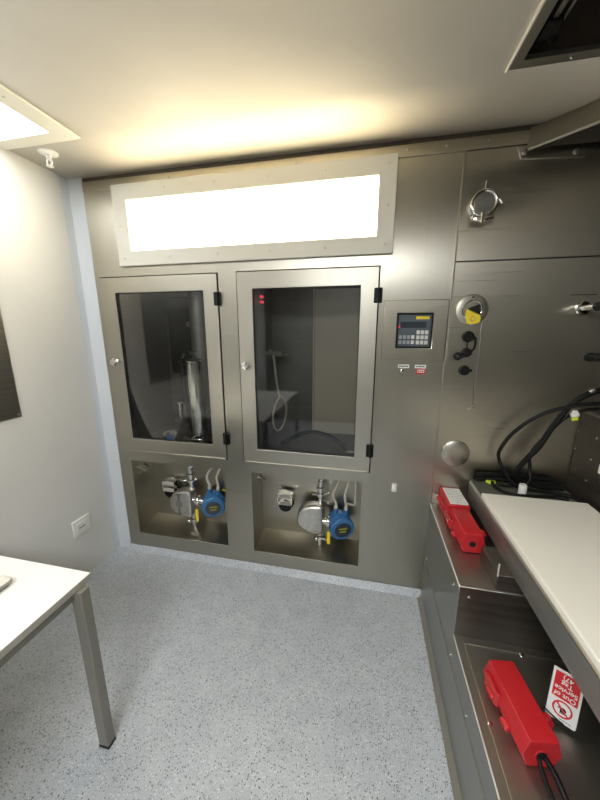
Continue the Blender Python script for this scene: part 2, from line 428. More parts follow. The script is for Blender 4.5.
MB(VT).tube([(.43, .19, ZC+.18), (.42, .16, ZC+.14), (.40, .15, ZC+.08), (.385, .15, ZC-.004)], .014).cyl((.43,.19,ZC+.17),(.43,.19,ZC+.27),.010).cyl((.41,.19,ZC+.27),(.47,.19,ZC+.272),.007).lathe([(.024,0),(.026,.01),(.024,.02)],(.40,.15,ZC+.075),(0,-1,0)).build('body', 'satin', t)
MB(VT).lathe([(.028, 0), (.03, .02), (.02, .03)], (.425, .15, ZC+.14), (.3, -1, 0)).build('bonnet', 'black', t)
MB(VT).box(.355, .115, ZC+.02, .405, .135, ZC+.065).cyl((.38, .135, ZC+.05), (.40, .15, ZC+.05), .012).build('handle', 'bluehandle', t, .006)
tag(MB().torus((.350, .08, ZC+.052), (.25, -1, .1), .038, .010).build('hose_ring', 'satin'), 'small chrome ring leaning beside the blue valve handle in left cabinet', 'ring')
t = thing('black_holder', (.25, .50, 1.2), 'dark hanging panel behind the left glass door', 'panel')
MB().box(.115, .515, 1.22, .395, .545, 1.80).build('back_plate', 'black', t, .004)
MB().cyl((.22, .515, 1.30), (.22, .46, 1.32), .012).tube([(.22, .46, 1.32), (.25, .45, 1.34), (.27, .45, 1.38)], .009).build('hook', 'steel_light', t)
MB().cyl((.30, .515, 1.60), (.30, .49, 1.60), .02).cyl((.35, .515, 1.60), (.35, .49, 1.60), .02).build('stud', 'steel_dark', t)

# contents of the right cabinet
ZR = CABS[1][1]+.036
for z in (1.760, 1.728):
    tag(MB().box(.955, .25, z-.008, .976, .27, z+.008).build('indicator_lamp', 'led', bevel=.003),
        'upper red indicator lamp behind the right glass door' if z > 1.75 else 'lower red indicator lamp behind the right glass door', 'lamp', 'red indicator lamps in the right cabinet')
tag(MB().box(.948, .26, 1.395, 1.09, .42, 1.405).box(.948, .26, 1.405, 1.09, .266, 1.42).build('shelf', 'steel_dark', bevel=.002), 'small steel shelf on the inner side of the right cabinet', 'shelf')
lp = [(1.083+.036*math.cos(a)+.012*math.sin(a), .22+.03*math.cos(a), 1.015+.115*math.sin(a)) for a in [2*PI*k/14 for k in range(15)]]
tag(MB().tube(lp, .0075).tube([lp[4], (1.06, .24, 1.22), (1.03, .28, 1.38), (1.0, .3, 1.43)], .007).build('hose_loop', 'conduit'), 'looped pale hose hanging inside the right cabinet', 'hose')
tag(MB().tube([(1.10, .2, ZR+.018), (1.17, .25, ZR+.05), (1.28, .27, ZR+.09), (1.41, .25, ZR+.075), (1.50, .22, ZR+.03)], .015).cyl((1.50,.22,ZR+.035),(1.53,.205,ZR+.02),.018).build('arched_hose', 'rubber'), 'dark hose arching over the right cabinet floor', 'hose')
tag(MB().lathe([(.018, 0), (.018, .02), (.024, .022), (.024, .03)], (1.555, .12, ZR), (0, 0, 1)).build('hose_fitting', 'chrome'), 'small chrome fitting on the right cabinet floor', 'fitting')
tag(MB().box(1.25, .535, ZR+.002, 1.639, .549, 1.83).box(1.25, .515, ZR+.002, 1.262, .535, 1.83).build('back_panel', 'beige'), 'pale panel at the back of the right cabinet, tone partly a painted reflection', 'panel')

# ------------------------------------------------------------------ flow meters in the niches
def flow_meter(x, z, bx, bz, zt, zb, zfl, y, label, mark, tubes):
    t = thing('flow_meter', (x, y, zfl), label, 'flow meter', 'flow meters in the wall niches')
    # D-shaped sensor body: straight back on the right, bulging to the left
    n = 16; out = []
    for i in range(n+1):
        a = PI/2 + PI*i/n
        out.append((x+.045-.138*abs(math.cos(a))**.85, z+.100*math.sin(a)))
    out = [(x+.076, z+.088), (x+.066, z+.099)] + out + [(x+.066, z-.097), (x+.076, z-.086)]
    cx = x
    def sc_(s): return [((px-cx)*s+cx, (pz-z)*s+z) for px, pz in out]
    b = MB(); b.loft([[(p[0], yy, p[1]) for p in sc_(s)] for s, yy in ((.86, y-.045), (.96, y-.038), (1, y-.022), (1, y+.022), (.96, y+.038), (.86, y+.045))])
    body = b.build('sensor_body', 'cast', t)
    if mark:      # raised rib ornament on the face
        MB().torus((x-.012, y-.045, z), (0, -1, 0), .022, .004, n=20, m=6).box(x-.017, y-.05, z-.075, x-.007, y-.044, z-.030).box(x-.017, y-.05, z+.030, x-.007, y-.044, z+.075).box(x-.03, y-.05, z-.078, x+.006, y-.044, z-.070).box(x-.03, y-.05, z+.070, x+.006, y-.044, z+.078).box(x-.018, y-.05, z-.008, x-.006, y-.044, z+.008).build('raised_mark', 'steel_dark', body)
    # pipe with tri-clamp joints above and below
    px = x+.055; yb_ = y; y = y+.02
    b = MB().cyl((px, y, z+.10), (px, y, zt), .017).lathe([(.017, 0), (.03, .006), (.03, .02), (.017, .026)], (px, y, z+.145), (0, 0, 1)).lathe([(.017, 0), (.028, .005), (.028, .017), (.017, .022)], (px, y, zt-.045), (0, 0, 1))
    b.tube([(px, y, zt-.005), (px+.005, y, zt+.02), (px+.03, y+.02, zt+.035), (px+.05, .195, zt+.035)], .017)
    b.build('inlet_pipe', 'chrome', t)
    MB().cyl((px+.02, y-.005, z+.155), (px+.05, y-.018, z+.18), .006).ball((px+.053, y-.019, z+.181), .010).build('clamp_screw', 'chrome', t)
    MB().cyl((px-.015, y-.005, z+.155), (px-.05, y-.015, z+.155), .006).build('clamp_hinge', 'chrome', t)
    b = MB().cyl((px, y, z-.09), (px, y, zb), .017).lathe([(.017, 0), (.032, .006), (.032, .02), (.017, .026)], (px, y, z-.16), (0, 0, 1)).cyl((px, y, zb), (px, y, zfl+.004), .015)
    b.cyl((px+.02, y-.02, z-.15), (px+.05, y-.035, z-.145), .008).ball((px-.02, y-.03, z-.15), .014)
    b.build('outlet_pipe', 'chrome', t)
    y = yb_
    MB().cyl((x+.07, y, bz+.02), (bx-.03, y, bz+.01), .020).lathe([(.03, 0), (.034, .006), (.034, .02), (.03, .026)], (x+.10, y, bz+.018), (1, 0, 0)).build('neck', 'chrome', t)
    d = Vector((.42, -1, -.12)).normalized(); c = Vector((bx-.012, y+.03, bz+.006))
    tr = MB().lathe([(.048, -.045), (.068, -.04), (.072, -.03), (.072, .008), (.078, .010), (.078, .022), (.072, .024), (.072, .045), (.079, .047), (.079, .068), (.073, .076), (.054, .078)], c, d, 36).cyl((bx-.035, y+.02, bz+.07), (bx-.035, y+.02, bz+.108), .016).cyl((bx+.03, y+.02, bz+.07), (bx+.03, y+.02, bz+.105), .016)
    tr = tr.build('transmitter', 'blue', t)
    MB().lathe([(.001, .0775), (.053, .0775), (.053, .081), (.001, .081)], c, d, 32).build('display', 'screenglass', tr)
    _, u, v = frame_of(d)
    up = Vector((0, 0, 1)); up = (up-d*up.dot(d)).normalized(); rt = d.cross(up) * -1
    b = MB(); cc = c + d*.0818
    for i, w in ((0, .026), (1, .020)):
        o_ = cc + up*(.012-.022*i)
        b.quad(o_-rt*w-up*.006, o_+rt*w-up*.006, o_+rt*w+up*.006, o_-rt*w+up*.006)
    b.build('readout', 'lcd', tr)
    MB().box(x+.108, y-.042, bz-.115, x+.128, y-.038, bz-.03).build('tag', 'yellow', t)
    for (ax, az, mx, ex, ez) in tubes:
        b = MB().tube([(ax, y+.02, az), (ax+.002, y+.022, az+.03), (mx, y+.03, az+.09), (ex, y+.045, ez-.05), (ex, y+.05, ez)], .0085)
        b.lathe([(.011, 0), (.013, .004), (.013, .02), (.011, .024)], (ax, y+.02, az-.005), (0, 0, 1), 14)
        b.build('conduit', 'conduit', t)
    return t
for (x0, z0, x1, z1), args in zip(NICH, (
    dict(x=.400, z=.366, bx=.628, bz=.366, label='cast steel flow meter with a ribbed face and blue display head in the left niche', mark=True),
    dict(x=1.322, z=.366, bx=1.512, bz=.326, label='cast steel flow meter with a smooth face and blue display head in the right niche', mark=False))):
    x, bx, bz = args['x'], args['bx'], args['bz']; zf = z0+.018
    flow_meter(x, args['z'], bx, bz, args['z']+.235, zf+.02, zf, .10, args['label'], args['mark'],
               [(bx-.035, bz+.106, bx-.055, bx-.01, .688), (bx+.03, bz+.104, bx+.02, bx+.045, .688)])
    tag(MB().cyl((bx+.085, .16, .47), (bx+.085, .16, .689), .008).tube([(bx+.085, .16, .50), (bx+.085, .16, .46), (bx+.075, .17, .44), (bx+.03, .18, .44)], .007).build('drop_pipe', 'yellow' if x < 1 else 'conduit'),
        'thin yellow pipe dropping beside the blue head in the left niche' if x < 1 else 'thin pale pipe dropping beside the blue head in the right niche', 'pipe')
    kx, kz = (.262, .425) if x < 1 else (1.133, .425)
    t = thing('knob_valve', (kx, .2, kz-.06), 'black knob in a steel bracket in the left niche' if x < 1 else 'black knob in a steel bracket in the right niche', 'valve', 'knob valves in the wall niches')
    MB().lathe([(.05, 0), (.05, .012), (.03, .016), (.03, .03), (.043, .034), (.045, .058), (.04, .066), (.01, .068)], (kx, .20, kz-.030), (0, -1, 0), 30).build('knob', 'black', t)
    b = MB()
    for (za, zb_, r) in ((.034, .056, .054), (-.016, .004, .050)):
        b.loft([[(kx+r*math.sin(a), yy, kz+zz+.012*math.cos(a)) for a in [(-1+2*i/10)*1.2 for i in range(11)]] for yy, zz in ((.17, za), (.17, zb_), (.128, zb_-.004), (.122, za-.004))], cap=False, closed=True)
    b.box(kx-.054, .135, kz-.016, kx-.046, .199, kz+.056)
    b.build('bracket', 'chrome', t, .002)
tag(MB().lathe([(.016, 0), (.016, .01), (.01, .03), (.012, .05), (.004, .055)], (.0914, .12, .60), (1, -.3, -.2), 16).build('spray_nozzle', 'steel_light'), 'small steel nozzle on the side of the left niche', 'nozzle')
tag(MB().lathe([(.016, 0), (.016, .01), (.01, .03), (.012, .05), (.004, .055)], (.956, .12, .60), (1, -.3, -.2), 16).build('spray_nozzle', 'steel_light'), 'small steel nozzle on the side of the right niche', 'nozzle')

# ------------------------------------------------------------------ control panel and labels
t = thing('control_panel', (1.855, 0, 1.4), 'steel control panel plate with a small black keypad and display', 'control panel')
px0, pz0, px1, pz1 = 1.703, 1.40, 2.006, 1.70; kx0, kz0, kx1, kz1 = 1.770, 1.465, 1.941, 1.637
b = MB().rframe((px0, pz0, px1, pz1), (kx0, kz0, kx1, kz1), -.016, -.001)
b.build('plate', 'steel', t, .003)
kp = MB().box(kx0, -.019, kz0, kx0+.008, -.002, kz1).box(kx1-.008, -.019, kz0, kx1, -.002, kz1).box(kx0+.008, -.019, kz1-.008, kx1-.008, -.002, kz1).box(kx0+.008, -.019, kz0, kx1-.008, -.002, kz0+.008).build('keypad', 'black', t, .002)
MB().box(kx0+.008, -.008, kz0+.008, kx1-.008, -.003, kz1-.008).build('face', 'screen', kp)
MB().box(kx0+.018, -.0095, 1.565, kx1-.03, -.0075, 1.595).build('display', 'screenglass', kp)
MB().box(1.861, -.0095, 1.607, 1.924, -.0075, 1.621).build('yellow_strip', 'yellow', kp)
for i in range(4):
    for j in range(2): MB().box(1.784+.020*i, -.011, 1.485+.026*j, 1.799+.020*i, -.0075, 1.503+.026*j).build('key', 'keylight' if i == 3 else 'keygrey', kp, .001)
for i in range(3):
    for j in range(3): MB().box(1.868+.020*i, -.011, 1.484+.025*j, 1.884+.020*i, -.0075, 1.503+.025*j).build('key', 'keylight', kp, .001)
MB().box(1.779, -.0100, 1.566, 1.787, -.0075, 1.574).build('indicator', 'led', kp)

def dash_rows(mb, x0, x1, z0, z1, rows, y, hgt=.5):
    for r in range(rows):
        zc = z1-(z1-z0)*(r+.5)/rows; h = (z1-z0)/rows*hgt/2; x = x0
        while x < x1-.003:
            w = random.uniform(.004, .012); mb.box(x, y-.0003, zc-h, min(x+w, x1), y+.0003, zc+h); x += w+.0025
for x0, z0, lab in ((1.790, 1.362, 'small white engraved plate under the keypad above the key switch'), (1.873, 1.362, 'small white engraved plate under the keypad above the red tag')):
    p = tag(MB().box(x0, -.003, z0, x0+.055, 0, z0+.018).build('name_plate', 'paper'), lab, 'label', 'name plates under the keypad')
    q = MB(); dash_rows(q, x0+.006, x0+.049, z0+.004, z0+.014, 1, -.0033); q.build('lettering', 'ink', p)
t = thing('key_switch', (1.812, 0, 1.338), 'tiny steel key switch below the left white plate', 'switch')
MB().lathe([(.009, 0), (.009, .006), (.006, .008)], (1.812, -.001, 1.347), (0, -1, 0), 18).build('barrel', 'chrome', t)
MB().box(1.8105, -.013, 1.342, 1.8135, -.009, 1.352).build('key_slot', 'ink', t)
t = thing('red_tag', (1.903, 0, 1.33), 'small red tag with white print below the right white plate', 'tag')
MB().box(1.883, -.004, 1.333, 1.925, 0, 1.361).build('plate', 'redtag', t)
q = MB(); dash_rows(q, 1.887, 1.921, 1.338, 1.358, 2, -.0043, .6); q.build('lettering', 'paper', t)
t = thing('latch', (1.813, 0, .655), 'small white latch tab low on the steel wall right of the niches', 'latch')
MB().box(1.800, -.012, .658, 1.828, -.001, .708).build('body', 'white', t, .004)
MB().box(1.806, -.0155, .672, 1.822, -.0115, .696).build('tab', 'paper', t, .002)

# ------------------------------------------------------------------ fittings on the right steel panel
t = thing('clamp_port', (2.112, 0, 2.06), 'round chrome tri-clamp port high on the right steel panel', 'port')
c = Vector((2.102, -.003, 2.097))
MB().lathe([(.060, 0), (.058, .006), (.048, .010), (.048, .035)], c, (0, -1, 0), 36).build('ferrule', 'steel_light', t)
MB().torus(c+Vector((0, -.042, 0)), (0, -1, 0), .050, .008, n=40, m=12).build('clamp_ring', 'chrome', t)
MB().lathe([(.044, .036), (.044, .044), (.040, .047), (.001, .047)], c, (0, -1, 0), 32).build('cap', 'steel_dark', t)
MB().cyl(c+Vector((.0, -.042, .055)), c+Vector((.0, -.042, .085)), .006, .004).build('bolt', 'chrome', t)
MB().cyl(c+Vector((.058, -.042, .012)), c+Vector((.072, -.042, -.005)), .008).build('bolt', 'chrome', t)
MB().tube([c+Vector((-.04, -.03, -.045)), c+Vector((-.045, -.05, -.062)), c+Vector((0, -.056, -.068)), c+Vector((.04, -.05, -.06))], .008).cyl(c+Vector((-.006, -.055, -.045)), c+Vector((-.008, -.062, -.085)), .007).box(c.x-.05, c.y-.055, c.z-.075, c.x-.02, c.y-.035, c.z-.060).build('wing_nut', 'chrome', t)

t = thing('round_port', (2.111, 0, 1.58), 'round steel port plate with a folded yellow sticker on the right panel', 'port')
c = Vector((2.111, -.003, 1.648))
MB().lathe([(.072, 0), (.072, .008), (.068, .010), (.043, .010), (.043, .002), (.001, .002)], c, (0, -1, 0), 40).build('plate', 'steel_light', t, .001)
MB().torus(c+Vector((0, -.011, 0)), (0, -1, 0), .043, .004, n=36, m=8).build('ring', 'chrome', t)
MB().lathe([(.004, 0), (.004, .004)], c+Vector((-.002, -.01, .058)), (0, -1, 0), 10).build('screw', 'ink', t)
st = MB().prism([(c.x-.024, c.z+.004), (c.x+.039, c.z-.026), (c.x+.040, c.z-.057), (c.x+.001, c.z-.068), (c.x-.018, c.z-.061), (c.x-.030, c.z-.022)], -.0185, -.0165).build('sticker', 'yellow', t)
MB().prism([(c.x-.020, c.z+.006), (c.x+.028, c.z+.026), (c.x+.038, c.z-.022)], -.0200, -.0180).build('triangle', 'ink', st)
MB().torus((c.x+.006, -.0186, c.z-.040), (0, -1, 0), .010, .0012, n=20, m=6).build('ring_mark', 'greyink', st)

t = thing('socket_cap', (2.108, 0, 1.44), 'black socket with two round rubber caps on a looped tether', 'socket')
def round_cap(mb, x, z, r):
    return mb.lathe([(r*1.05, 0), (r*1.05, .008), (r*.95, .010), (r*.95, .024), (r*.8, .027), (.001, .027)], (x, -.003, z), (0, -1, 0), 26)
round_cap(MB(), 2.108, 1.523, .026).build('upper_cap', 'rubber', t)
round_cap(MB(), 2.108, 1.446, .022).build('lower_cap', 'rubber', t)
MB().tube([(2.122, -.028, 1.52), (2.138, -.024, 1.515), (2.140, -.02, 1.475), (2.125, -.024, 1.452), (2.112, -.028, 1.45)], .005).tube([(2.104, -.026, 1.50), (2.104, -.022, 1.48), (2.106, -.026, 1.46)], .003).build('tether', 'rubber', t)
MB().torus((2.068, -.022, 1.428), (0, -1, .0), .014, .006, n=24, m=8).tube([(2.075, -.022, 1.440), (2.09, -.024, 1.448), (2.104, -.024, 1.450)], .006).tube([(2.064, -.022, 1.415), (2.085, -.024, 1.424), (2.10, -.024, 1.436)], .006).build('pull_loop', 'rubber', t)
t = thing('blanking_plug', (2.107, 0, 1.335), 'single black rubber plug below the tethered socket caps', 'plug')
round_cap(MB(), 2.107, 1.358, .024).build('body', 'rubber', t)
MB().box(2.128, -.022, 1.352, 2.142, -.008, 1.366).build('tab', 'rubber', t, .003)
t = thing('hook_rod', (2.165, 0, 1.16), 'thin steel rod with a hooked foot hanging on the right panel', 'rod')
MB().cyl((2.162, -.010, 1.60), (2.167, -.010, 1.175), .0035, n=10).build('rod', 'steel_dark', t)
MB().tube([(2.167, -.010, 1.178), (2.165, -.010, 1.170), (2.150, -.012, 1.163), (2.142, -.012, 1.160)], .0045).build('foot', 'chrome', t)
tag(MB().lathe([(.071, 0), (.070, .006), (.062, .011), (.02, .014), (.001, .014)], (2.111, -.002, .915), (0, -1, 0), 40).build('blank_disc', 'steel_light'), 'plain round steel blanking disc low on the right panel', 'disc')

t = thing('pipe_stub', (2.56, -.08, 1.62), 'chrome pipe stub with a clamp sticking out of the right steel panel', 'pipe')
MB().cyl((2.562, -.002, 1.650), (2.562, -.16, 1.650), .013).build('tube', 'chrome', t)
MB().lathe([(.022, 0), (.03, .004), (.03, .016), (.022, .020)], (2.562, -.006, 1.650), (0, -1, 0)).build('clamp', 'chrome', t)
MB().lathe([(.016, 0), (.018, .004), (.018, .05), (.014, .055)], (2.562, -.11, 1.650), (0, -1, 0)).build('end_cap', 'rubber', t)

t = thing('plug_connector', (2.62, -.04, 1.43), 'black plug on a cable in the right steel panel below the pipe stub', 'connector')
MB().lathe([(.020, 0), (.020, .02), (.016, .022), (.016, .05), (.020, .052), (.018, .075), (.008, .085)], (2.632, -.003, 1.432), (0, -1, .05), 24).build('body', 'rubber', t)
MB().tube([(2.633, -.075, 1.437), (2.636, -.09, 1.45), (2.66, -.09, 1.50), (2.72, -.07, 1.56), (2.80, -.05, 1.60)], .006).build('cable', 'rubber', t)
tag(MB().box(2.514, -.0024, 1.7065, 2.618, -.0018, 1.7095).build('scratch_mark', 'ink'), 'thin dark etched line on the steel above the pipe stub', 'mark')

t = thing('mounting_plate', (2.35, 0, 2.25), 'flat steel bracket plate with bolts under the angled hood', 'bracket')
MB().prism([(2.215, 2.318), (2.47, 2.318), (2.475, 2.252), (2.235, 2.266)], -.010, -.004).build('plate', 'steel_v', t, .002)
for x, z in ((2.245, 2.290), (2.44, 2.276)): MB().lathe([(.013, 0), (.013, .006), (.008, .008), (.001, .008)], (x, -.010, z), (0, -1, 0), 18).build('bolt', 'steel_dark', t)
for i, (x, z) in enumerate(((1.77, 2.352), (1.935, 2.352), (2.105, 2.354), (2.235, 2.352), (1.25, 2.352), (.55, 2.352))):
    tag(MB().lathe([(.007, 0), (.007, .003), (.002, .005)], (x, -.006, z), (0, -1, 0), 12).build('rivet', 'steel_light'), 'small round steel rivet in the flange under the ceiling', 'rivet', 'rivets in the ceiling flange')

t = thing('hood', (2.55, -.15, 2.29), 'angled steel extract hood in the upper right corner under the ceiling', 'hood')
top = [(2.320, -.012), (2.70, -.353), (2.95, -.353), (2.95, -.012)]
bot = [(2.251, -.030), (2.65, -.383), (3.0, -.383), (3.0, -.012)]
b = MB(); b.f([b.v((*p, H-.001)) for p in top])
T_ = [(*p, H-.001) for p in top]; B_ = [(*p, 2.29) for p in bot]
for i in range(4): b.quad(T_[i], T_[(i+1) % 4], B_[(i+1) % 4], B_[i])
b.quad((2.262, -.004, 2.385), T_[0], B_[0], (2.255, -.006, 2.31))
sk = b.build('skirt', 'steel_light', t)
b = MB(); dv = Vector((2.65-2.251, -.353, 0)).normalized(); nv = Vector((-dv.y, dv.x, 0))
b.loft([[Vector((*p, 2.29))+nv*o_[0]+Vector((0, 0, o_[1])) for o_ in ((-.004, -.004), (.004, -.004), (.004, .004), (-.004, .004))] for p in bot[:2]])
b.build('rim', 'chrome', t)
MB().prism([(2.30, -.04), (2.665, -.365), (2.98, -.365), (2.98, -.02)], 2.292, 2.296, 'z').build('underside_shade', 'plinthdark', t)  # dark sheet puts the shade under the hood into its colour

# ------------------------------------------------------------------ bench (stepped steel plinth) on the right
BX = 2.013; YS = -.597; ZU, ZL = .61, .385; YE = -2.9
t = thing('steel_bench', (2.33, -1.3, 0), 'low stepped stainless steel bench along the right side of the floor', 'bench')
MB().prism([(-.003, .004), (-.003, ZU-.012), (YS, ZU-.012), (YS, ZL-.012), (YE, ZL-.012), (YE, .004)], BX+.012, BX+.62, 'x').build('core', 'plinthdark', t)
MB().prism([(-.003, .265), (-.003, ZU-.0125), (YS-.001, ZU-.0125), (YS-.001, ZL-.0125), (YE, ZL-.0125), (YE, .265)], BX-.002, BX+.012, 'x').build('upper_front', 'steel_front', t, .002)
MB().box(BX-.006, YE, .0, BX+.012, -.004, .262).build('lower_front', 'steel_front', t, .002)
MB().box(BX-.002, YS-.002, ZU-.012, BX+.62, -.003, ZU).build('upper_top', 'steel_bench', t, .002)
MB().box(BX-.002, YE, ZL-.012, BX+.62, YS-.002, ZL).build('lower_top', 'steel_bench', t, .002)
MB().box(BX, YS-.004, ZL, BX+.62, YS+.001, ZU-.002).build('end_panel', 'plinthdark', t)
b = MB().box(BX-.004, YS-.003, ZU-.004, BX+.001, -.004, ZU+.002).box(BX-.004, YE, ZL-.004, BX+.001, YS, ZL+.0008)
b.build('edge_highlight', 'edge', t, .002)  # strips carry the painted highlight of the bench edges
MB().box(BX+.028, YE, ZL, BX+.034, -.625, ZL+.004).box(BX+.028, -.629, ZL, BX+.6, -.623, ZL+.004).build('flange', 'steel_light', t)
for x, y in ((2.047, -.634), (2.236, -.632), (2.046, -.884), (2.046, -1.14)): MB().lathe([(.007, 0), (.007, .003), (.002, .005)], (x, y, ZL), (0, 0, 1), 12).build('screw', 'chrome', t)
for y, z in ((-.05, .282), (-.531, .557), (-.60, .288), (-.808, .288), (-.30, .288), (-1.05, .288)): MB().lathe([(.006, 0), (.006, .003), (.002, .005)], (BX-.002, y, z), (-1, 0, 0), 12).build('screw', 'chrome', t)
MB().lathe([(.006, 0), (.006, .003), (.002, .005)], (2.048, YS-.003, .571), (0, -1, 0), 12).build('screw', 'chrome', t)
b = MB(); n = 6
b.loft([[(BX-.028+.022*math.sin(a*PI/2/n), y, .024-.023*math.cos(a*PI/2/n)) for a in range(n+1)] for y in (-.035, YE)], cap=False)
struct(b.build('baseboard_right', 'leg', loc=(0, 0, 0)))

# ------------------------------------------------------------------ worktable with white board standing on the bench
WX0, WX1, WZ0, WZ1, WY0 = 2.190, 2.625, .675, .775, -2.2
t = thing('worktable', (2.4, -1.0, ZU), 'stainless steel worktable with a long white board top above the bench', 'worktable')
b = MB(); r = .03
prof = [(WX0+.004, WZ0), (WX1, WZ0), (WX1, WZ1), (WX0+.012, WZ1), (WX0, WZ1-.012)]
b.prism(prof, WY0, -.012, 'y')
b.build('body', 'steel_bench', t, .003)
MB().box(WX0+.008, -.21, WZ1-.001, WX1, -.014, WZ1+.005).build('rear_cover', 'darkbox', t, .004)
MB().box(WX0, WY0, WZ1, WX1-.002, -.199, .800).build('board', 'board', t, .004)
MB().box(WX0-.001, WY0, WZ0, WX0+.003, -.02, WZ1-.012).build('apron', 'steel_front', t)
MB().box(2.135, -.592, ZU, 2.6, -.425, WZ0).build('pedestal', 'plinthdark', t, .002)
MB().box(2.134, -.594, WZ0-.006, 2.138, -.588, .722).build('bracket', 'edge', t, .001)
MB().box(2.60, -2.15, ZL, 2.625, -1.95, WZ0).box(2.20, -2.15, ZL, 2.225, -1.95, WZ0).build('leg', 'steel_dark', t)

t = thing('peg', (2.392, -.132, .78), 'short white plastic cylinder standing behind the white board', 'peg')
MB().lathe([(.017, 0), (.017, .046), (.015, .050), (.009, .050), (.009, .036), (.001, .036)], (2.392, -.132, .780), (0, 0, 1), 24).build('body', 'white', t)
MB().lathe([(.0085, .0), (.0085, .004)], (2.392, -.132, .8165), (0, 0, 1), 20).build('bore', 'ink', t)
t = thing('capped_cable', (2.28, -.03, .78), 'black cable with a lime cap curling over the rear of the worktable', 'cable')
MB().lathe([(.022, 0), (.024, .004), (.022, .014), (.001, .015)], (2.287, -.035, .780), (0, 0, 1), 22).build('cap', 'lime', t)
MB().tube([(2.290, -.045, .789), (2.284, -.09, .789), (2.31, -.145, .789), (2.36, -.167, .789), (2.42, -.165, .789), (2.47, -.155, .789), (2.53, -.150, .789), (2.57, -.165, .789)], .008).build('cable', 'rubber', t)

# hoses
tag(MB().tube([(2.76, -.10, 1.325), (2.62, -.10, 1.285), (2.545, -.10, 1.225), (2.49, -.10, 1.125), (2.45, -.09, 1.01), (2.415, -.08, .945), (2.385, -.06, .86), (2.40, -.055, .815), (2.48, -.06, .796), (2.60, -.065, .796)], .0125).build('thick_hose', 'rubber'),
    'thick black hose dropping diagonally across the right panel to the worktable', 'hose')
tag(MB().tube([(2.76, -.135, 1.24), (2.65, -.135, 1.243), (2.54, -.130, 1.225), (2.43, -.11, 1.175), (2.345, -.08, 1.08), (2.300, -.07, .99), (2.298, -.06, .93), (2.33, -.08, .86), (2.385, -.10, .80), (2.52, -.105, .789), (2.60, -.13, .789), (2.612, -.185, .789)], .0085).build('looped_cable', 'rubber'),
    'thinner black cable bowing out in a wide loop before the right panel', 'cable')
tag(MB().tube([(2.76, -.08, 1.21), (2.66, -.075, 1.205), (2.56, -.068, 1.165), (2.475, -.060, 1.04), (2.44, -.050, .955), (2.445, -.055, .88), (2.435, -.085, .82), (2.36, -.075, .789), (2.31, -.070, .789)], .0075).build('third_cable', 'rubber'),
    'thin black cable running beside the thick diagonal hose', 'cable')
tag(MB().tube([(2.215, -.030, .795), (2.30, -.024, .80), (2.40, -.030, .80), (2.50, -.026, .80), (2.60, -.03, .80)], .013).tube([(2.215, -.030, .818), (2.30, -.026, .822), (2.42, -.020, .822), (2.56, -.026, .82)], .012).build('cable_bundle', 'rubber'), 'bundle of black cables lying along the wall behind the worktable', 'cable')
t = thing('cable_gland', (2.55, -.12, 1.16), 'white cable gland with a lime collar on the hoses by the corner', 'gland')
MB().cyl((2.535, -.125, 1.180), (2.562, -.13, 1.19), .012).box(2.538, -.13, 1.188, 2.56, -.12, 1.204).build('body', 'white', t, .003)
MB().cyl((2.542, -.125, 1.163), (2.562, -.128, 1.168), .010).build('collar', 'lime', t)
tag(MB().lathe([(.012, 0), (.013, .004), (.013, .018), (.010, .022)], (2.602, -.10, 1.285), (.8, 0, .5), 14).build('hose_clip', 'steel_light'), 'small steel clip on the thick black hose', 'clip')

# ------------------------------------------------------------------ side console beyond the worktable
CX = 2.642
t = thing('console', (2.84, -.9, 0), 'dark steel console with riveted side standing beyond the worktable', 'console')
MB().box(CX, -2.9, .002, XR-.004, -.006, 1.180).build('body', 'plinthdark', t, .004)
MB().prism([(CX-.004, -.004), (CX-.004, -2.9), (CX+.02, -2.9), (CX+.02, -.004)], 1.176, 1.186, 'z').build('top_edge', 'steel_bench', t)
for y, z in ((-.025, .991), (-.040, .889), (-.020, 1.085), (-.136, .877), (-.14, .98), (-.145, 1.085), (-.24, .87), (-.25, 1.08), (-.35, .87), (-.36, 1.08)):
    MB().lathe([(.006, 0), (.006, .003), (.002, .005)], (CX-.0005, y, z), (-1, 0, 0), 12).build('screw', 'chrome', t)
MB().box(CX-.004, -.235, .945, CX, -.195, .985).build('label', 'paper', t)

